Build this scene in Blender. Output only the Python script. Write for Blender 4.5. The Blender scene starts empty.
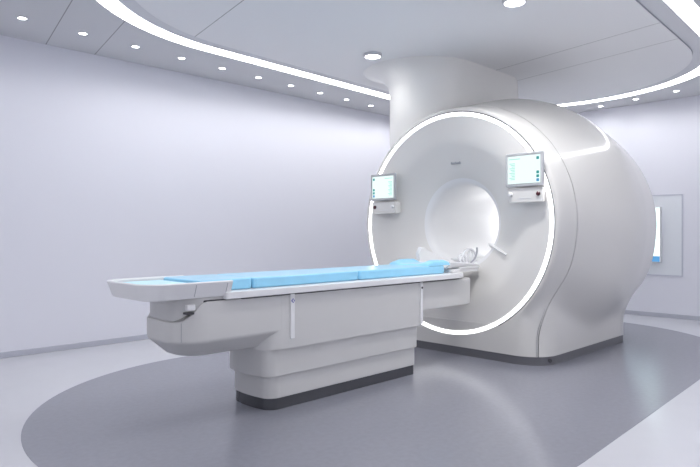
import bpy, bmesh, math, random
from math import sin, cos, pi, sqrt, atan2
from mathutils import Vector, Matrix
random.seed(4)
S = bpy.context.scene
COL = S.collection

# ------------------------------------------------------------------ materials
def srgb(r, g, b):
    f = lambda c: (c/255/12.92) if c/255 <= .04045 else ((c/255+.055)/1.055)**2.4
    return (f(r), f(g), f(b), 1)

def mat(name, color, rough=.5, coat=0., coat_rough=.05, metal=0., bump=0., bump_scale=60., mottle=0., mottle_scale=4., spec=.5):
    m = bpy.data.materials.new(name); m.use_nodes = True
    nt = m.node_tree; b = nt.nodes['Principled BSDF']
    b.inputs['Base Color'].default_value = color
    b.inputs['Roughness'].default_value = rough
    b.inputs['Metallic'].default_value = metal
    b.inputs['Coat Weight'].default_value = coat
    b.inputs['Coat Roughness'].default_value = coat_rough
    b.inputs['Specular IOR Level'].default_value = spec
    tc = nt.nodes.new('ShaderNodeTexCoord')
    if mottle:
        n = nt.nodes.new('ShaderNodeTexNoise'); n.inputs['Scale'].default_value = mottle_scale
        n.inputs['Detail'].default_value = 6
        r = nt.nodes.new('ShaderNodeMapRange')
        r.inputs['From Min'].default_value = .3; r.inputs['From Max'].default_value = .7
        r.inputs['To Min'].default_value = 1-mottle; r.inputs['To Max'].default_value = 1+mottle
        mx = nt.nodes.new('ShaderNodeVectorMath'); mx.operation = 'SCALE'
        mx.inputs[0].default_value = color[:3]
        nt.links.new(tc.outputs['Object'], n.inputs['Vector'])
        nt.links.new(n.outputs['Fac'], r.inputs['Value'])
        nt.links.new(r.outputs['Result'], mx.inputs['Scale'])
        nt.links.new(mx.outputs['Vector'], b.inputs['Base Color'])
    if bump:
        n = nt.nodes.new('ShaderNodeTexNoise'); n.inputs['Scale'].default_value = bump_scale
        bp = nt.nodes.new('ShaderNodeBump'); bp.inputs['Strength'].default_value = bump
        bp.inputs['Distance'].default_value = .01
        nt.links.new(tc.outputs['Object'], n.inputs['Vector'])
        nt.links.new(n.outputs['Fac'], bp.inputs['Height'])
        nt.links.new(bp.outputs['Normal'], b.inputs['Normal'])
    return m

def emis(name, color, strength):
    m = bpy.data.materials.new(name); m.use_nodes = True
    b = m.node_tree.nodes['Principled BSDF']
    b.inputs['Base Color'].default_value = (.8, .8, .8, 1) if strength > 1.5 else (.02, .02, .02, 1)
    b.inputs['Roughness'].default_value = .5 if strength > 1.5 else .25
    b.inputs['Emission Color'].default_value = color
    b.inputs['Emission Strength'].default_value = strength
    return m

def joint_shade_mat(name, color, joint_shade_u, width=.010, rough=.6):
    """painted ceiling boards with thin joint lines and painted shade streaks running across the room"""
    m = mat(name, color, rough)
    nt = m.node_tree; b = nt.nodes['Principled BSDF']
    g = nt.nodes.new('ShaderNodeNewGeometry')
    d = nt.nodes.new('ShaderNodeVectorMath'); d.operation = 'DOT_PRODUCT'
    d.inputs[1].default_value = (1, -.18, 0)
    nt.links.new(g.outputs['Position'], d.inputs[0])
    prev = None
    for u in joint_shade_u:
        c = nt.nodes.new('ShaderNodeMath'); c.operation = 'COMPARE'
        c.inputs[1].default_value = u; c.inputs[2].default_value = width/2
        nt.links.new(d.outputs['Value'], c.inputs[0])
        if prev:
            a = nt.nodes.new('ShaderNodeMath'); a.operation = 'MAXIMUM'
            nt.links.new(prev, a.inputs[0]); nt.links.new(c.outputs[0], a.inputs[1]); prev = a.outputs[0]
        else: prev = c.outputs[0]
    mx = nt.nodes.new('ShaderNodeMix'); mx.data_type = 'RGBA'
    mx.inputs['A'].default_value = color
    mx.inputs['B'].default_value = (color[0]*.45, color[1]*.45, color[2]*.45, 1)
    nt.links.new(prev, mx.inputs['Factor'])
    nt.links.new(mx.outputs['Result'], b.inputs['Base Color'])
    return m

M = {}
M['wall'] = mat('wall_paint', (.785, .79, .86, 1), .55)
M['base'] = mat('cove_base', (.50, .51, .58, 1), .5)
M['floor'] = mat('floor_pale', (.55, .555, .60, 1), .20, mottle=.012, mottle_scale=5)
M['inlay'] = mat('floor_grey', (.235, .24, .283, 1), .22, mottle=.035, mottle_scale=26)
M['ceil'] = joint_shade_mat('ceiling_boards', (.66, .665, .69, 1), [1.03, 1.56])
M['raft'] = joint_shade_mat('raft_boards', (.87, .87, .885, 1), [2.28, 5.91, 6.55])  # the two farther lines are soft ceiling shading drawn as dark lines
M['band'] = mat('raft_band', (.70, .705, .74, 1), .5)
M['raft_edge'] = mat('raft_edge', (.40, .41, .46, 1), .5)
M['strip'] = emis('strip_light', (.98, .985, 1, 1), 6.5)
M['ring'] = emis('ring_light', (.97, .98, 1, 1), 2.4)
M['borefill'] = emis('bore_fill_light', (1, 1, 1, 1), 7.5)
M['lamp'] = emis('lamp_lens', (1, 1, 1, 1), 14)
M['biglamp'] = emis('big_lamp_lens', (1, 1, 1, 1), 14)
M['lamp_rim'] = mat('lamp_rim', (.62, .62, .66, 1), .3)
M['shell'] = mat('shell_gloss', (.70, .688, .665, 1), .36, coat=.55, coat_rough=.07)
M['face'] = mat('face_satin', (.77, .757, .733, 1), .38, coat=.25, coat_rough=.2)
M['bore'] = mat('bore_satin', (.84, .84, .85, 1), .35, coat=.2, coat_rough=.2)
M['column'] = mat('column_paint', (.87, .86, .83, 1), .42, coat=.2, coat_rough=.2)
M['plinth'] = mat('plinth_grey', (.135, .135, .15, 1), .3, coat=.3, coat_rough=.1)
M['tplinth'] = mat('table_plinth', (.06, .061, .07, 1), .25, coat=.4, coat_rough=.1)
M['table'] = mat('table_shell', (.63, .625, .618, 1), .38, coat=.25, coat_rough=.15)
M['white'] = mat('white_plastic', (.82, .82, .83, 1), .32, coat=.3, coat_rough=.15)
M['blue'] = mat('blue_vinyl', (.30, .66, .90, 1), .32, coat=.45, coat_rough=.2, mottle=.03, mottle_scale=12, bump=.03, bump_scale=160)
M['paleblue'] = mat('pale_blue', (.55, .85, .95, 1), .35)
M['dark'] = mat('dark_gap', (.05, .05, .055, 1), .5)
M['grey'] = mat('grey_plastic', (.36, .37, .40, 1), .35, coat=.3)
M['gasket'] = mat('ring_gasket', (.16, .16, .17, 1), .4)
M['red'] = mat('stop_red', (.07, .006, .012, 1), .3, coat=.4)
M['screen'] = emis('screen_lit', (.82, 1, .96, 1), .88)
M['mint'] = emis('screen_mint', (.40, .86, .76, 1), .75)
M['teal'] = emis('screen_teal', (.03, .36, .36, 1), .7)
M['sblue'] = emis('screen_blue', (.06, .30, .58, 1), .8)
M['wallscreen'] = emis('wall_screen', (.80, 1, 1, 1), 1.3)
M['wallblue'] = emis('wall_screen_blue', (.10, .36, .72, 1), .8)
M['glass'] = mat('window_glass', (.80, .83, .88, 1), .3, coat=.3)
M['wframe'] = mat('window_frame', (.60, .62, .70, 1), .4)
M['sticker'] = mat('sticker_blue', (.08, .10, .42, 1), .4)
M['clear'] = mat('coil_plastic', (.80, .80, .83, 1), .2, coat=.6)

# ------------------------------------------------------------------ helpers
def world_loc(o):
    v = Vector(o.location)
    while o.parent: o = o.parent; v += Vector(o.location)
    return v

def obj(name, bm, m, parent=None, smooth=True, angle=32, origin=None, wn=True):
    """links bm (world coordinates) as one mesh object"""
    me = bpy.data.meshes.new(name)
    bmesh.ops.remove_doubles(bm, verts=bm.verts, dist=1e-5)
    bmesh.ops.recalc_face_normals(bm, faces=bm.faces)
    off = world_loc(parent) if parent else Vector(origin) if origin else None
    if off is None and bm.verts:
        xs = [v.co for v in bm.verts]
        off = Vector(((min(v.x for v in xs)+max(v.x for v in xs))/2, (min(v.y for v in xs)+max(v.y for v in xs))/2, min(v.z for v in xs)))
    bmesh.ops.translate(bm, verts=bm.verts, vec=-off)
    for f in bm.faces: f.smooth = smooth
    bm.to_mesh(me); bm.free()
    if smooth: me.set_sharp_from_angle(angle=math.radians(angle))
    for mm in (m if isinstance(m, (list, tuple)) else [m]): me.materials.append(mm)
    o = bpy.data.objects.new(name, me); COL.objects.link(o)
    if parent: o.parent = parent
    else: o.location = off
    if smooth and wn:
        md = o.modifiers.new('weighted_normals', 'WEIGHTED_NORMAL'); md.keep_sharp = True; md.weight = 80
    return o

def tag(o, label, cat, group=None):
    o['label'] = label; o['category'] = cat
    if group: o['group'] = group
    return o

def thing(name, loc, label, cat, group=None):
    o = bpy.data.objects.new(name, None); COL.objects.link(o); o.location = loc; o.empty_display_size = .1
    return tag(o, label, cat, group)

def struct(name, bm, m, smooth=False):
    o = obj(name, bm, m, smooth=smooth); o['kind'] = 'structure'; return o

def dup(root, loc, label):
    r = root.copy(); COL.objects.link(r); r.location = loc; r['label'] = label
    for ch in list(root.children):
        c = ch.copy(); COL.objects.link(c); c.parent = r
        for g in ch.children:
            d = g.copy(); COL.objects.link(d); d.parent = c
    return r

def loft(bm, rings, cap0=True, cap1=True, closed=True):
    vr = [[bm.verts.new(p) for p in r] for r in rings]
    n = len(vr[0])
    for a, b in zip(vr, vr[1:]):
        for i in range(n if closed else n-1):
            j = (i+1) % n
            try: bm.faces.new((a[i], a[j], b[j], b[i]))
            except ValueError: pass
    if cap0: bm.faces.new(vr[0])
    if cap1: bm.faces.new(vr[-1])
    return vr

def rr(x0, x1, y0, y1, R0, R1, z, n=8):
    """rounded rectangle ring in plan; R0 = corner radius at the x0 end, R1 at the x1 end; z number or f(x,y)"""
    pts = []
    for cx, cy, R, a0 in ((x1-R1, y1-R1, R1, 0), (x0+R0, y1-R0, R0, pi/2), (x0+R0, y0+R0, R0, pi), (x1-R1, y0+R1, R1, 1.5*pi)):
        for k in range(n+1):
            a = a0+pi/2*k/n
            pts.append((cx+R*cos(a), cy+R*sin(a)))
    return [(x, y, z(x, y) if callable(z) else z) for x, y in pts]

def rbox(bm, x0, x1, y0, y1, z0, z1, R=.02, bev=.006, R1=None, inset0=0.):
    """upright block: rounded plan, softened top and bottom edges"""
    R1 = R if R1 is None else R1
    prof = [(bev+inset0, z0), (bev*.3+inset0*.9, z0+bev*.3), (inset0*.8, z0+bev), (0, z1-bev), (bev*.3, z1-bev*.3), (bev, z1)]
    loft(bm, [rr(x0+i, x1-i, y0+i, y1-i, max(R-i, .001), max(R1-i, .001), z) for i, z in prof])

def box(bm, x0, x1, y0, y1, z0, z1, bev=0):
    r = bmesh.ops.create_cube(bm, size=1)
    for v in r['verts']:
        v.co = Vector(((x0+x1)/2+v.co.x*(x1-x0), (y0+y1)/2+v.co.y*(y1-y0), (z0+z1)/2+v.co.z*(z1-z0)))
    if bev:
        es = list({e for v in r['verts'] for e in v.link_edges})
        bmesh.ops.bevel(bm, geom=es, offset=bev, segments=2, profile=.5, affect='EDGES')

def tube(bm, pts, rad, n=10, closed=False):
    pts = [Vector(p) for p in pts]; N = len(pts); rings = []
    up = Vector((0, 0, 1)); prevn = None
    for i, p in enumerate(pts):
        a = pts[(i-1) % N] if (closed or i) else p
        b = pts[(i+1) % N] if (closed or i < N-1) else p
        t = (b-a).normalized()
        nn = (prevn - t*prevn.dot(t)) if prevn else (t.cross(up) if abs(t.z) < .95 else t.cross(Vector((1, 0, 0))))
        nn.normalize(); prevn = nn
        bn = t.cross(nn)
        rings.append([p+(nn*cos(2*pi*k/n)+bn*sin(2*pi*k/n))*rad for k in range(n)])
    if closed:
        loft(bm, rings+[rings[0]], False, False)
    else: loft(bm, rings)

def spline(pts, n=8):
    out = []
    P = [Vector(p) for p in pts]; P = [P[0]*2-P[1]]+P+[P[-1]*2-P[-2]]
    for i in range(1, len(P)-2):
        for k in range(n):
            t = k/n; a, b, c, d = P[i-1:i+3]
            out.append(.5*((2*b)+(c-a)*t+(2*a-5*b+4*c-d)*t*t+(3*b-a-3*c+d)*t**3))
    out.append(P[-2]); return out

def disc(bm, c, axis, prof, n=28):
    """lathe of (distance along axis, radius) around axis through c, both ends capped"""
    c = Vector(c); ax = Vector(axis).normalized()
    u = ax.cross(Vector((0, 0, 1)) if abs(ax.z) < .9 else Vector((1, 0, 0))).normalized(); w = ax.cross(u)
    loft(bm, [[c+ax*h+(u*cos(2*pi*k/n)+w*sin(2*pi*k/n))*r for k in range(n)] for h, r in prof])

def interp(tab, x):
    if x <= tab[0][0]: return tab[0][1]
    for (a, fa), (b, fb) in zip(tab, tab[1:]):
        if x <= b:
            return fa+(fb-fa)*(x-a)/(b-a)
    return tab[-1][1]

def smooth_tab(tab):
    xs = [t[0] for t in tab]; ys = [t[1] for t in tab]; n = len(xs)
    d = [(ys[i+1]-ys[i])/(xs[i+1]-xs[i]) for i in range(n-1)]
    m = [d[0]]+[(0 if d[i-1]*d[i] <= 0 else 2*d[i-1]*d[i]/(d[i-1]+d[i])) for i in range(1, n-1)]+[d[-1]]
    def f(x):
        if x <= xs[0]: return ys[0]
        if x >= xs[-1]: return ys[-1]
        i = max(k for k in range(n-1) if xs[k] <= x); h = xs[i+1]-xs[i]; t = (x-xs[i])/h
        return (2*t**3-3*t*t+1)*ys[i]+(t**3-2*t*t+t)*h*m[i]+(3*t*t-2*t**3)*ys[i+1]+(t**3-t*t)*h*m[i+1]
    return f

def sstep(a, b, x):
    t = min(1, max(0, (x-a)/(b-a))); return t*t*(3-2*t)

# ------------------------------------------------------------------ room
X0, X1, Y0, Y1, H = -2.6, 10.05, -2.2, 7.0, 3.37
def stadium(xa, xb, yc, r, z, n=40):
    pts = []
    for k in range(n+1):
        a = -pi/2+pi*k/n; pts.append((xb+r*cos(a), yc+r*sin(a), z))
    for k in range(n+1):
        a = pi/2+pi*k/n; pts.append((xa+r*cos(a), yc+r*sin(a), z))
    return pts

def slab_wall(name, x0, x1, y0, y1, z0, z1, m):
    bm = bmesh.new(); box(bm, x0, x1, y0, y1, z0, z1); return struct(name, bm, m)
slab_wall('wall_left', X0, X1, Y1, Y1+.1, -.05, H+.1, M['wall'])
slab_wall('wall_back', X1, X1+.1, Y0, Y1+.1, -.05, H+.1, M['wall'])
slab_wall('wall_front', X0-.1, X0, Y0, Y1+.1, -.05, H+.1, M['wall'])
slab_wall('wall_right', X0, X1, Y0-.1, Y0, -.05, H+.1, M['wall'])
slab_wall('floor', X0-.1, X1+.1, Y0-.1, Y1+.1, -.10, -.002, M['floor'])
bm = bmesh.new(); box(bm, X0, X1, Y1-.012, Y1, -.002, .06, .004); struct('baseboard_left', bm, M['base'])
bm = bmesh.new(); box(bm, X1-.012, X1, Y0, Y1-.012, -.002, .06, .004); struct('baseboard_back', bm, M['base'])
CA, CB, CY = 3.72, 7.21, 3.83
def turned(ring, c=(5.45, 3.83), a=math.radians(2.5)):
    return [(c[0]+(x-c[0])*cos(a)-(y-c[1])*sin(a), c[1]+(x-c[0])*sin(a)+(y-c[1])*cos(a), z) for x, y, z in ring]
def oval(r, z): return turned(stadium(CA, CB, CY, r, z, 48))
# dark oval inlay in the floor
bm = bmesh.new(); loft(bm, [turned(stadium(3.26, 6.96, 3.67, 2.125, z, 64), (5.1, 3.67), math.radians(2.3)) for z in (-.002, 0)])
struct('trim_1', bm, M['inlay'])
# outer ceiling with the oval opening
def hole_plate(z, r, t):
    inner = oval(r, z); c = ((CA+CB)/2, CY)
    corners = [(X0, Y0), (X1, Y0), (X1, Y1), (X0, Y1)]
    bm = bmesh.new(); out = []
    for x, y, _ in inner:
        dx, dy = x-c[0], y-c[1]
        k = min((X1-c[0])/dx if dx > 1e-9 else (X0-c[0])/dx if dx < -1e-9 else 1e9,
                (Y1-c[1])/dy if dy > 1e-9 else (Y0-c[1])/dy if dy < -1e-9 else 1e9)
        out.append([c[0]+dx*k, c[1]+dy*k, z])
    for cx, cy in corners:
        i = min(range(len(out)), key=lambda i: (out[i][0]-cx)**2+(out[i][1]-cy)**2)
        out[i] = [cx, cy, z]
    up = lambda L: [(p[0], p[1], z+t) for p in L]
    loft(bm, [out, inner, up(inner), up(out), out], False, False)
    return bm
struct('ceiling', hole_plate(H, 2.23, .08), M['ceil'])
# lowered raft inside the oval (boards and its dark edge), and the band around it
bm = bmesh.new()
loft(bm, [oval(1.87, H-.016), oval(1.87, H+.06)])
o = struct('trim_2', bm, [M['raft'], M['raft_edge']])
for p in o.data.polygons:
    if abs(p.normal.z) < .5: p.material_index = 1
bm = bmesh.new()
loft(bm, [oval(r, z) for r, z in ((1.873, H), (2.04, H), (2.04, H+.06), (1.873, H+.06), (1.873, H))], False, False)
struct('trim_3', bm, M['band'])
bm = bmesh.new()
loft(bm, [oval(r, z) for r, z in ((2.042, H+.004), (2.228, H+.004), (2.228, H+.05), (2.042, H+.05), (2.042, H+.004))], False, False)
tag(obj('oval_strip_light', bm, M['strip'], smooth=False), 'continuous glowing white strip light set in an oval around the lowered ceiling', 'ceiling light')

# small recessed downlights
def downlight(loc, r, label, group, lens, drop=.006, name='recessed_downlight'):
    t = thing(name, loc, label, 'ceiling light', group); x, y, z = loc
    bm = bmesh.new(); n = 28
    prof = [(r*.82, -.001), (r*.84, -drop), (r*.95, -drop*1.1), (r, -drop*.6), (r, 0)]
    loft(bm, [[(x+q*cos(2*pi*k/n), y+q*sin(2*pi*k/n), z+h) for k in range(n)] for q, h in prof], False, False)
    obj('trim_ring', bm, M['lamp_rim'], t)
    bm = bmesh.new(); disc(bm, (x, y, z), (0, 0, -1), [(0, r*.83), (drop*.4, r*.83), (drop*.8, r*.6)])
    obj('lens', bm, lens, t)
    return t
ordn = ['first', 'second', 'third', 'fourth', 'fifth', 'sixth', 'seventh', 'eighth', 'ninth', 'tenth']
d0 = None
for k in range(10):
    loc = (1.85+.583*k, 6.30+.036*k, H)
    lab = '%s small recessed downlight from the left, in the row along the left wall' % ordn[k]
    if d0 is None: d0 = downlight(loc, .045, lab, 'small downlights along the left wall', M['lamp'])
    else: dup(d0, loc, lab)
for k, (x, y) in enumerate([(9.77, 4.01), (9.64, 3.42), (9.51, 2.81)]):
    lab = ['small recessed downlight along the back wall, closest to the scanner top', 'small recessed downlight in the middle of the three along the back wall', 'small recessed downlight along the back wall, furthest right of three'][k]
    r = dup(d0, (x, y, H), lab); r['group'] = 'small downlights along the back wall'
ZR = H-.016
b0 = downlight((4.74, 2.70, ZR), .105, 'large round ceiling lamp with a raised rim at the top edge, nearest the camera', 'large round lamps in the lowered ceiling', M['biglamp'], .035, 'round_ceiling_lamp')
dup(b0, (5.04, 4.67, ZR), 'large round ceiling lamp glowing just left of the white ceiling column')

# ------------------------------------------------------------------ MRI scanner
GY, GZ = 3.85, 1.41
G = thing('mri_scanner', (6.4, GY, 0), 'huge glossy white barrel shaped MRI scanner with glowing ring and round bore', 'mri scanner')
rtab = smooth_tab([(5.38, 1.232), (5.39, 1.246), (5.41, 1.256), (5.6, 1.298), (5.8, 1.348), (6.0, 1.402), (6.2, 1.455), (6.4, 1.500), (6.6, 1.518), (6.8, 1.505), (7.0, 1.474), (7.2, 1.445), (7.4, 1.413), (7.6, 1.378), (7.8, 1.325), (7.92, 1.245), (8.0, 1.10), (8.04, .86), (8.05, .6), (8.051, .46)])
BX0, BX1, BR, BRR, BW, PZ = 5.38, 7.52, .30, .12, 1.08, .085
def base_hw(x):
    r = BR if x < 6.4 else BRR
    d = max(0, BX0+BR-x, x-(BX1-BRR))
    return BW-r+sqrt(max(0, r*r-min(d, r)**2))
def smax(a, b, k=.10):
    h = max(k-abs(a-b), 0)/k; return max(a, b)+h*h*k*.25
def zmin(x): return PZ+(.33-PZ)*sstep(7.51, 7.55, x)
def half_w(x, z):
    r = rtab(x); dz = z-GZ; c = sqrt(max(0, r*r-dz*dz))
    if dz >= 0: return c
    b = min(base_hw(x), r*(.97-.35*sstep(7.5, 7.9, x)))
    full = 1+.035*sstep(-.1, -.75, dz)*sstep(6.6, 7.3, x)   # the rear belly is a little fuller low down
    return (c+(smax(c, b)-c)*sstep(0, -.45, dz))*(full if z > .45 else 1+(full-1)*sstep(.3, .45, z))
def xseam(z): return 5.47+.175*sstep(.25, .95, z)
NT, NB = 26, 26
def section(fx):
    """closed outline; fx(z) -> x.  right side top->bottom then left side bottom->top"""
    side = []
    for k in range(NT+1):
        a = pi/2*(1-k/NT); x = fx(GZ+rtab(fx(GZ+.5))*sin(a)); side.append((x, GZ+rtab(x)*sin(a)))
    xm = fx(.1); r = rtab(xm); zb = zmin(xm) if xm < 7.53 else max(zmin(xm), GZ-r)
    for k in range(1, NB+1):
        z = GZ+(zb-GZ)*k/NB; side.append((fx(z), z))
    R = [(x, GY-half_w(x, z), z) for x, z in side]
    L = [(x, GY+half_w(x, z), z) for x, z in side]
    return R+L[::-1][:-1] if abs(L[0][1]-R[0][1]) < 1e-6 else R+L[::-1]
def sections(fxs):
    return [section(f) for f in fxs]
# front cover (front plate with its round opening, rounded edge, side up to the seam)
ss = [0, .012, .03, .06, .12, .25, .4, .55, .7, .85, 1]
fr = sections([(lambda z, s=s: 5.38+s*(xseam(z)-.003-5.38)) for s in ss])
RO = 1.214
ringpts = []
for x, y, z in fr[0]:
    a = atan2(z-GZ, y-GY); ringpts.append((5.38, GY+RO*cos(a), GZ+RO*sin(a)))
inner = [(5.42, y, z) for x, y, z in ringpts]
bm = bmesh.new(); loft(bm, [inner, ringpts]+fr, False, False)
obj('front_cover', bm, M['shell'], G, angle=40, wn=False)
ss = [0]+[.02, .06]+[.1+.05*k for k in range(16)]+[.89, .92, .945, .965, .98, .99, .996, .9995, 1]
rs = sections([(lambda z, s=s: xseam(z)+.003+s*(8.051-xseam(z)-.003)) for s in ss])
bm = bmesh.new(); loft(bm, rs, False, False)
obj('barrel_shell', bm, M['shell'], G, angle=50, wn=False)
# dark backing seen in the seam between the two covers
bk = []
for dx in (-.02, .02):
    bk.append([(x+dx, GY+(y-GY)*.992, GZ+(z-GZ)*.995) for x, y, z in section(lambda z: xseam(z))])
bm = bmesh.new(); loft(bm, bk, False, False)
obj('seam_gasket', bm, M['grey'], G)
# plinth
bm = bmesh.new()
i = .006
loft(bm, [rr(BX0+i, BX1-i, GY-BW+i, GY+BW-i, BR, BRR, z, 14) for z in (0, PZ+.002)])
pl = obj('plinth', bm, M['plinth'], G)
bm = bmesh.new(); nx = Vector((-.35, -.94, 0)).normalized()
a = atan2(nx.y, nx.x); cc = Vector((BX0+i+BR+BR*cos(a), GY-BW+i+BR+BR*sin(a), .046))
disc(bm, cc, nx, [(-.002, .021), (.012, .021), (.018, .016)], 20)
obj('socket', bm, M['dark'], pl)
# light ring
n = 128
def lathe_x(prof, n=128, cap=False, a0=0, a1=2*pi):
    bm = bmesh.new()
    rings = [[(x, GY+r*cos(2*pi*k/n), GZ+r*sin(2*pi*k/n)) for k in range(n)] for x, r in prof]
    loft(bm, rings, cap, cap); return bm
obj('light_ring', lathe_x([(5.39, 1.200), (5.374, 1.198), (5.372, 1.182), (5.374, 1.162), (5.39, 1.159), (5.39, 1.200)]), M['ring'], G)
obj('ring_gasket', lathe_x([(5.40, 1.216), (5.384, 1.216), (5.384, 1.199), (5.40, 1.199)]), M['gasket'], G)
fprof = smooth_tab([(.365, 0), (.366, 0)])
face = [(5.380, 1.159), (5.384, 1.13), (5.390, 1.08), (5.398, 1.0), (5.407, .93), (5.416, .885), (5.430, .845), (5.452, .79), (5.482, .72), (5.512, .65), (5.54, .59), (5.565, .54), (5.59, .505)]
obj('front_funnel', lathe_x(face), M['face'], G, angle=60)
bore = [(5.59, .505), (5.605, .482), (5.625, .463), (5.65, .449), (5.68, .441), (5.73, .436), (5.85, .432), (6.1, .43), (6.6, .43), (7.2, .43), (7.8, .43), (7.95, .435), (8.03, .445), (8.051, .46)]
obj('bore_tube', lathe_x(bore, 96), M['bore'], G, angle=60)
obj('bore_fill_light', lathe_x([(7.22, .435), (7.22, .422), (7.30, .422), (7.30, .435)], 64), M['borefill'], G)  # unseen ring added deep inside to brighten the bore
# table guide inside the bore (flat bed the tabletop slides on)
bm = bmesh.new(); rbox(bm, 5.66, 7.9, GY-.2, GY+.2, .985, 1.02, .03, .01)
obj('bore_bed', bm, M['white'], G)
# white fin standing in for the highlight right of the bore mouth
bm = bmesh.new()
P = [Vector((5.66, 3.525, 1.188)), Vector((5.545, 3.35, 1.135)), Vector((5.472, 3.205, 1.084))]
dn = Vector((.05, .03, -.035)); bk_ = Vector((.09, -.03, .0))
loft(bm, [[p-Vector((.022, .0, .0)), p+Vector((.0, .014*q, .020*q)), p+bk_, p+dn] for p, q in zip(P, (.8, 1, .3))])
obj('mouth_highlight', bm, M['white'], G)
# maker's badge on the funnel above the bore
bm = bmesh.new()
for k in range(7):
    y = GY+.055-k*.018; w = .0055
    box(bm, 5.490, 5.520, y-w, y+w, GZ+.655, GZ+.655+(.020 if k % 3 else .024), .002)
obj('badge', bm, M['grey'], G)

# touch displays
def display(ya, yb, z0, z1, icons_high_y):
    x = 5.305
    bm = bmesh.new()
    def vr(xx, i):  # ring in the YZ plane
        return [(xx, p[0], p[1]) for p in rr(ya+i, yb-i, z0+i, z1-i, .016, .016, 0, 5)]
    loft(bm, [vr(x+.034, .012), vr(x+.028, 0), vr(x+.004, 0), vr(x, .005), vr(x, .020), vr(x+.003, .021)])
    D = obj('display', bm, M['lamp_rim_grey'], G, angle=30)
    bm = bmesh.new(); box(bm, x-.0005, x+.0025, ya+.027, yb-.027, z0+.030, z1-.030)
    obj('screen', bm, M['screen'], D, smooth=False)
    sy = (1 if icons_high_y else -1); ym = (ya+yb)/2; hw = (yb-ya)/2
    for k, zz in enumerate((z1-.062, z0+.130, z0+.093, z0+.056)):
        bm = bmesh.new(); yc = ym+sy*(hw-.052)
        rring = lambda xx, q: [(xx, p[0], p[1]) for p in rr(yc-q, yc+q, zz-q, zz+q, .005, .005, 0, 3)]
        loft(bm, [rring(x-.0005, .014), rring(x-.002, .014)])
        obj('icon', bm, M['sblue'] if k == 3 else M['teal'], D, smooth=False)
    bm = bmesh.new(); yl = ym-sy*(hw-.075)
    for k in range(11):
        w = .030-.006*(k % 3)
        box(bm, x-.0015, x-.0004, yl-.03, yl-.03+2*w, z1-.105-k*.0155, z1-.097-k*.0155)
    obj('menu_list', bm, M['mint'], D, smooth=False)
    bm = bmesh.new(); box(bm, x-.0015, x-.0004, min(yl-sy*.035, yl+sy*.085), max(yl-sy*.035, yl+sy*.085), z1-.062, z1-.054); obj('heading', bm, M['mint'], D, smooth=False)
    bm = bmesh.new(); box(bm, x+.034, 5.43, ym-.09, ym+.09, z0+.05, z1-.05, .01); obj('bracket', bm, M['white'], D)
    # keypad below
    bm = bmesh.new(); x2 = 5.322
    k0, k1 = ya+.012, yb-.012
    loft(bm, [[(5.43, p[0], p[1]) for p in rr(k0+.01, k1-.01, z0-.145, z0-.016, .012, .012, 0, 4)]]+
             [[(xx, p[0], p[1]) for p in rr(k0+q, k1-q, z0-.155+q, z0-.012-q, .015, .015, 0, 4)] for xx, q in ((x2+.02, 0), (x2+.004, 0), (x2, .005))])
    K = obj('control_panel', bm, M['face'], G, angle=30)
    bm = bmesh.new(); disc(bm, (x2+.002, ym+sy*(hw-.055), z0-.075), (-1, 0, 0), [(0, .022), (.012, .021), (.018, .014)]); obj('stop_button', bm, M['red'], K)
    bm = bmesh.new(); disc(bm, (x2+.002, ym-sy*(hw-.05), z0-.075), (-1, 0, 0), [(0, .022), (.022, .020), (.028, .012)]); obj('knob', bm, M['white'], K)
    bm = bmesh.new(); box(bm, x2-.003, x2+.004, ym-.07, ym+.07, z0-.118, z0-.110, .001); obj('key_row', bm, M['white'], K)
M['lamp_rim_grey'] = mat('display_frame', (.50, .51, .53, 1), .35, coat=.2)
display(2.724, 3.122, 1.757, 2.085, False)
display(4.565, 4.950, 1.690, 2.008, True)

# ceiling column that rises from the barrel
bm = bmesh.new(); rings = []
for k in range(24):
    t = k/23; z = 2.35+(H-.016-2.35)*t
    f = max(0, (t-.62)/.38)**2.6
    lo = (5.43, 7.50, 4.075, 5.01); hi = (5.33, 7.55, 4.04, 5.52)
    x0, x1, y0, y1 = [a+(b-a)*f for a, b in zip(lo, hi)]
    R = (y1-y0)/2-.001
    rings.append(rr(x0, x1, y0, y1, R, R*.7, z, 18))
loft(bm, rings)
tag(obj('ceiling_column', bm, M['column'], angle=60), 'broad white column flaring into the ceiling above the scanner barrel', 'column')

# ------------------------------------------------------------------ patient table
TY = 3.765
T = thing('patient_table', (3.5, TY, 0), 'long white patient table on a stepped pedestal, docked to the scanner', 'patient table')
# plinth and pedestal tiers (foot end gently bowed)
def prbox(bm, x0, x1, y0, y1, z0, z1, bev):
    def ring(i, z):
        r = rr(x0+i, x1-i, y0+i, y1-i, .075, .03, z, 8); out = []
        for a, b in zip(r, r[1:]+r[:1]):
            out.append(a)
            if abs(a[0]-b[0]) < 1e-6 and a[0] < x0+.1:
                out += [tuple(a[q]+(b[q]-a[q])*k/8 for q in range(3)) for k in range(1, 8)]
        ym = (y0+y1)/2; h = (y1-y0)/2
        return [(x-.035*(1-((y-ym)/h)**2)*(1 if x < x0+.1 else 0), y, zz) for x, y, zz in out]
    loft(bm, [ring(i, z) for i, z in ((bev, z0), (bev*.3, z0+bev*.3), (0, z0+bev), (0, z1-bev), (bev*.3, z1-bev*.3), (bev, z1))])
bm = bmesh.new(); prbox(bm, 2.69, 4.355, 3.507, 3.99, 0, .087, .004); obj('plinth', bm, M['tplinth'], T)
bm = bmesh.new(); prbox(bm, 2.685, 4.36, 3.50, 4.0, .085, .253, .006); obj('pedestal', bm, M['table'], T)
bm = bmesh.new(); prbox(bm, 2.65, 4.37, 3.482, 4.02, .25, .455, .008); obj('pedestal_sleeve', bm, M['table'], T)
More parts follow.
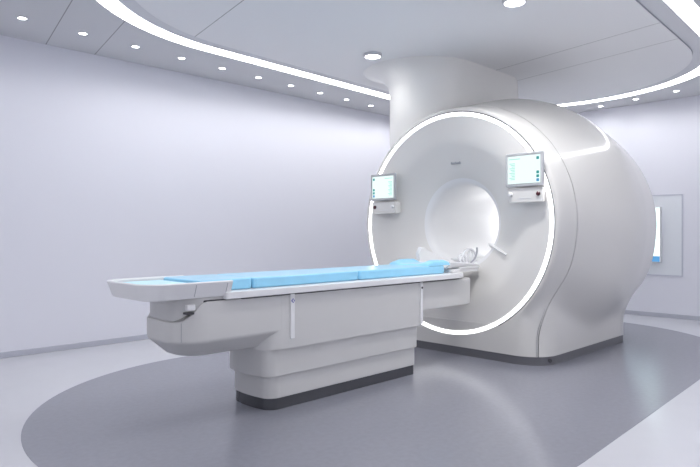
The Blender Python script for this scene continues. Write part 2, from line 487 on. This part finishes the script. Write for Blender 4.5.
# boat shaped body
def ztop(x, y):
    return .722+.128*sstep(1.965, 2.12, x)
rings = []
for ins, z in ((.145, .472), (.12, .474), (.10, .483), (.012, .573), (.004, .584), (0, .60)):
    rings.append(rr(1.93+ins*1.0, 4.40, 3.46+ins, 4.06-ins, max(.2-ins*.3, .05), .02, z, 10))
f0 = lambda x, y: .60+(ztop(x, y)-.60)*.5
rings.append(rr(1.93, 4.40, 3.46, 4.06, .2, .02, f0, 10))
rings.append(rr(1.93, 4.40, 3.46, 4.06, .2, .02, lambda x, y: ztop(x, y)-.006, 10))
rings.append(rr(1.936, 4.395, 3.466, 4.054, .195, .018, ztop, 10))
# add points along the long sides so the top line can curve
def densify(ring):
    out = []
    for a, b in zip(ring, ring[1:]+ring[:1]):
        out.append(a)
        if abs(a[0]-b[0]) > .5:
            for k in range(1, 24):
                t = (k/24)**2 if a[0] < b[0] else 1-(1-k/24)**2
                out.append(tuple(a[i]+(b[i]-a[i])*t for i in range(3)))
    return out
dz = [densify(r) for r in rings]
fix = []
for r, zf in zip(dz, [None]*6+[f0, lambda x, y: ztop(x, y)-.006, ztop]):
    fix.append([(x, y, zf(x, y) if zf else z) for x, y, z in r])
bm = bmesh.new(); loft(bm, fix); obj('table_body', bm, M['table'], T, angle=28)
bm = bmesh.new(); rbox(bm, 2.60, 4.402, 3.4585, 4.0615, .45, .8465, .16, .002, .02); obj('body_skirt', bm, M['table'], T)
bm = bmesh.new(); c = (2.13, 3.66)
tube(bm, [(c[0]-.2005*cos(.72), c[1]-.2005*sin(.72), z) for z in (.59, .64, .716)], .0022, 6); obj('corner_joint', bm, M['grey'], T)
# neck below the foot tray
bm = bmesh.new(); rbox(bm, 1.945, 2.40, 3.475, 4.045, .66, .89, .2, .03, .05); obj('tray_neck', bm, M['table'], T)
bm = bmesh.new(); rbox(bm, 2.09, 2.62, 3.470, 4.05, .82, .859, .05, .004); obj('shadow_gap', bm, M['dark'], T)
bm = bmesh.new(); rbox(bm, 1.985, 2.05, 3.464, 3.50, .80, .84, .012, .006); lv = obj('release_lever', bm, M['white'], T)
bm = bmesh.new(); rbox(bm, 1.985, 2.04, 3.4655, 3.52, .774, .788, .005, .003); obj('lever_slot', bm, M['dark'], lv)
bm = bmesh.new(); rbox(bm, 1.84, 2.0, 3.56, 3.92, .85, .90, .05, .02); obj('tray_rib', bm, M['table'], T)
# foot tray: bottom, U shaped rim, pale liner
def u_path(i, z, xe=2.305):
    ring = rr(1.680+i, 3.0, 3.42+i, 4.10-i, max(.16-i, .02), .01, z, 10)
    pts = [p for p in ring if p[0] < 2.0]
    return [(xe, 4.10-i, z)]+pts+[(xe, 3.42+i, z)]
bm = bmesh.new()
prof = [(.075, .876), (.050, .876), (.040, .880), (.033, .89), (.004, .968), (0, .978), (.004, .984), (.012, .986), (.026, .984), (.034, .975), (.039, .925), (.041, .90)]
loft(bm, [u_path(i, z) for i, z in prof]+[u_path(*prof[0])], False, False, closed=False)
for s in (0, -1):
    e = [u_path(i, z)[s] for i, z in prof]; bm.faces.new([bm.verts.new(p) for p in e])
fl = [u_path(.06, z) for z in (.878, .903)]; loft(bm, fl)
ft = obj('foot_tray', bm, M['white'], T, angle=30)
bm = bmesh.new(); rbox(bm, 1.735, 2.105, 3.475, 4.045, .903, .965, .12, .008, .02); obj('liner', bm, M['paleblue'], ft)
# joint lines on the near wall of the tray
for x in (2.03, 2.265):
    bm = bmesh.new(); loft(bm, [[(x-.002, 3.42+q-.0012, z), (x+.002, 3.42+q-.0012, z), (x+.002, 3.42+q+.004, z), (x-.002, 3.42+q+.004, z)] for q, z in ((.033, .89), (.004, .968))]); obj('joint', bm, M['grey'], ft)
# tabletop with rails
bm = bmesh.new(); rbox(bm, 2.26, 5.14, 3.43, 4.10, .856, .905, .02, .008, .16)
tp = obj('tabletop', bm, M['white'], T, angle=30)
bm = bmesh.new(); rbox(bm, 2.4, 5.10, 3.452, 4.078, .846, .857, .02, .002, .15); obj('shadow_joint', bm, M['dark'], tp)
# docking arm towards the scanner
bm = bmesh.new(); rbox(bm, 4.38, 5.25, 3.485, 4.045, .575, .848, .015, .02, .03); obj('docking_arm', bm, M['table'], T)
# grip strips
def grip(xc, w, z0, z1, first):
    bm = bmesh.new(); rbox(bm, xc-w/2, xc+w/2, 3.444, 3.47, z0, z1, .006, .004)
    g = obj('grip_strip', bm, M['white'], T)
    bm = bmesh.new(); q = .017 if first else .011
    zc = z1-.05
    if first:
        loft(bm, [[(xc+q*cos(a), y, zc+q*sin(a)) for a in (0, pi/2, pi, 1.5*pi)] for y in (3.4445, 3.4415)])
        em = obj('sticker', bm, M['sticker'], g, smooth=False)
        bm = bmesh.new(); box(bm, xc-.0065, xc+.0065, 3.4405, 3.4416, zc-.0065, zc+.0065)
        box(bm, xc-.002, xc+.002, 3.4405, 3.4416, zc-.010, zc+.010); obj('sticker_mark', bm, M['white'], g, smooth=False)
    else:
        disc(bm, (xc, 3.444, zc), (0, -1, 0), [(0, .010), (.004, .010), (.006, .007)], 18); obj('button', bm, M['dark'], g)
grip(2.847, .040, .522, .852, True)
grip(4.385, .034, .466, .850, False)

# blue pads on the table
def pad(name, x0, x1, y0, y1, z0, z1, label, R=.03):
    bm = bmesh.new(); rbox(bm, x0, x1, y0, y1, z0, z1, R, .014)
    o = obj(name, bm, M['blue'], angle=60)
    return tag(o, label, 'mattress pad', 'blue pads on the patient table')
pad('mattress_pad', 2.115, 2.545, 3.53, 4.045, .9055, .985, 'short light blue pad at the foot end of the table, beside the white tray')
pad('mattress_pad', 2.555, 3.640, 3.53, 4.045, .9055, .985, 'long light blue pad in the middle of the patient table')
pad('mattress_pad', 3.650, 4.86, 3.53, 4.045, .9055, .985, 'long light blue pad at the head end of the table, under the head cushion')
# contoured head cushion
bm = bmesh.new(); NX, NY = 26, 40; cx0, cx1, hy = 4.60, 4.955, .255
top, bot = [], []
for i in range(NX+1):
    u = -1+2*i/NX; rowt, rowb = [], []
    for j in range(NY+1):
        v = -1+2*j/NY
        su = math.copysign(abs(u)**.75, u); sv = math.copysign(abs(v)**.75, v)
        x = (cx0+cx1)/2+su*(cx1-cx0)/2; y = (3.53+4.045)/2+sv*hy
        edge = (max(0, 1-abs(su)**6)*max(0, 1-abs(sv)**6))**.35
        lobe = .016+.040*sstep(.38, .75, abs(sv))*(.55+.45*sstep(-.9, -.3, su))*(1-.35*sstep(.35, .48, su)*sstep(.62, .5, su))
        rowt.append(bm.verts.new((x, y, .9865+lobe*edge)))
        rowb.append(bm.verts.new((x, y, .9862)) if 0 < i < NX and 0 < j < NY else rowt[-1])
    top.append(rowt); bot.append(rowb)
for i in range(NX):
    for j in range(NY):
        bm.faces.new((top[i][j], top[i+1][j], top[i+1][j+1], top[i][j+1]))
        q = [bot[i][j], bot[i][j+1], bot[i+1][j+1], bot[i+1][j]]
        try: bm.faces.new(q)
        except ValueError: pass
tag(obj('head_cushion', bm, M['blue'], angle=70), 'contoured light blue head cushion with raised sides at the scanner end', 'cushion')

# head coil at the bore end of the tabletop
HC = thing('head_coil', (5.2, TY, .905), 'white open head coil cradle with looped frames at the bore mouth', 'head coil')
bm = bmesh.new(); rings = []
for k in range(13):   # trough
    t = k/12; x = 4.985+.50*t; ring = []
    hh = .095-.03*t
    for a in range(17):
        an = pi+pi*a/16; ring.append((x, TY+.215*cos(an), .91+hh*(1+sin(an))+.0))
    for a in range(16, -1, -1):
        an = pi+pi*a/16; ring.append((x, TY+.195*cos(an), .925+hh*(1+sin(an))*.94))
    rings.append(ring)
loft(bm, rings); obj('cradle', bm, M['white'], HC, angle=50)
bm = bmesh.new(); rbox(bm, 4.99, 5.52, TY-.225, TY+.225, .9055, .935, .04, .006, .08); obj('base_plate', bm, M['white'], HC)
# far wing sloping down towards the bore
bm = bmesh.new(); rings = []
for x, z in ((5.02, 1.10), (5.06, 1.155), (5.12, 1.15), (5.22, 1.115), (5.34, 1.065), (5.47, 1.03), (5.56, 1.0)):
    rings.append([(x, TY+.195, .95), (x, TY+.235, .95), (x, TY+.262, z-.012), (x, TY+.255, z), (x, TY+.235, z), (x, TY+.220, z-.012)])
loft(bm, rings); obj('side_wing', bm, M['white'], HC, angle=40)
def loop(name, c, a, b, tilt, rad, m):
    bm = bmesh.new(); pts = []
    for k in range(36):
        t = 2*pi*k/36; px = a*cos(t); pz = b*sin(t)
        pts.append((c[0]+px*cos(tilt)-pz*sin(tilt), c[1]+.02*sin(t), c[2]+px*sin(tilt)+pz*cos(tilt)))
    tube(bm, pts, rad, 8, True); return obj(name, bm, m, HC, angle=70)
loop('frame_loop', (5.36, 3.585, 1.055), .115, .075, .35, .010, M['clear'])
loop('frame_loop', (5.27, 3.60, 1.02), .055, .060, .2, .012, M['clear'])
loop('frame_loop', (5.41, 3.60, 1.05), .045, .085, -.5, .008, M['clear'])
bm = bmesh.new(); tube(bm, spline([(5.28, 3.585, .955), (5.36, 3.575, .985), (5.44, 3.57, 1.03), (5.485, 3.57, 1.10), (5.495, 3.575, 1.15)]), .011, 8); obj('cable', bm, M['grey'], HC)
bm = bmesh.new(); rbox(bm, 5.12, 5.53, 3.535, 3.66, .936, .956, .02, .005, .06); obj('coil_foot', bm, M['white'], HC)

# ------------------------------------------------------------------ back wall: control room window and lit screen
bm = bmesh.new()
y0, y1, z0, z1 = 2.875, 4.15, .64, 1.905
fr_ = .018
loft(bm, [[(X1-d, y, z) for y, z in ((y0+i, z0+i), (y1-i, z0+i), (y1-i, z1-i), (y0+i, z1-i))] for i, d in ((0, 0), (0, .012), (fr_, .012), (fr_, .004))], False, False)
W = struct('window_1', bm, M['wframe'])
bm = bmesh.new(); box(bm, X1-.005, X1-.001, y0+fr_, y1-fr_, z0+fr_, z1-fr_); obj('pane', bm, M['glass'], W, smooth=False)
WS = thing('wall_screen', (9.99, 3.62, .86), 'bright lit screen with a blue foot, half hidden behind the scanner', 'screen')
bm = bmesh.new(); box(bm, 9.975, 10.035, 3.175, 4.05, .85, 1.71, .006); obj('casing', bm, M['white'], WS)
bm = bmesh.new(); box(bm, 9.971, 9.976, 3.185, 4.04, .95, 1.70); obj('lit_panel', bm, M['wallscreen'], WS, smooth=False)
bm = bmesh.new(); box(bm, 9.971, 9.976, 3.185, 4.04, .86, .945); obj('blue_foot', bm, M['wallblue'], WS, smooth=False)

# ------------------------------------------------------------------ lamps, added fill lights, world, camera
def glow(loc, watts, size, cone, blend=1., rad=.09):
    L = bpy.data.lights.new('lamp_fill_glow', 'SPOT'); L.energy = watts; L.spot_size = cone; L.spot_blend = blend; L.shadow_soft_size = size
    L.color = (1, .995, .99)
    o = bpy.data.objects.new('lamp_fill_glow', L); o.location = loc; COL.objects.link(o)
# large round lamps: the two in view, plus two unseen fill lights added overhead
for loc in ((4.74, 2.70), (5.04, 4.67), (2.9, 2.75), (2.75, 4.6)):
    glow((*loc, ZR-.05), 15 if loc[0] > 5 else 120 if loc[0] > 4 else 40, .12, 2.6)
# rows of small downlights along the left and back walls, then unseen fill rows added out of frame
for k in range(-5, 13): glow((1.85+.583*k, 6.30+.036*k, H-.02), 10 if k > 1 else 6.5, .045, 2.7)
for k in range(9): glow((9.77-.12*k*.5, 4.6-.6*k, H-.02), 6, .045, 2.7)
for k in range(6): glow((-1.7, -1.2+1.3*k, H-.02), 62, .10, 2.7)
for k in range(7): glow((.2+1.4*k, -1.7, H-.02), 100, .10, 2.7)
w = bpy.data.worlds.new('World'); S.world = w; w.use_nodes = True
w.node_tree.nodes['Background'].inputs['Color'].default_value = (.8, .82, 1, 1)
w.node_tree.nodes['Background'].inputs['Strength'].default_value = .3

cam = bpy.data.cameras.new('camera'); cam.sensor_width = 36; cam.lens = 600*36/700; cam.clip_start = .05
co = bpy.data.objects.new('camera', cam); COL.objects.link(co)
co.location = (0, 0, 1.3); co.rotation_euler = (pi/2, 0, -pi/4)
S.camera = co
vs = S.view_settings
S.display_settings.display_device = 'sRGB'
vs.view_transform = 'Standard'; vs.look = 'None'; vs.gamma = 1; vs.use_curve_mapping = False
vs.exposure = .31
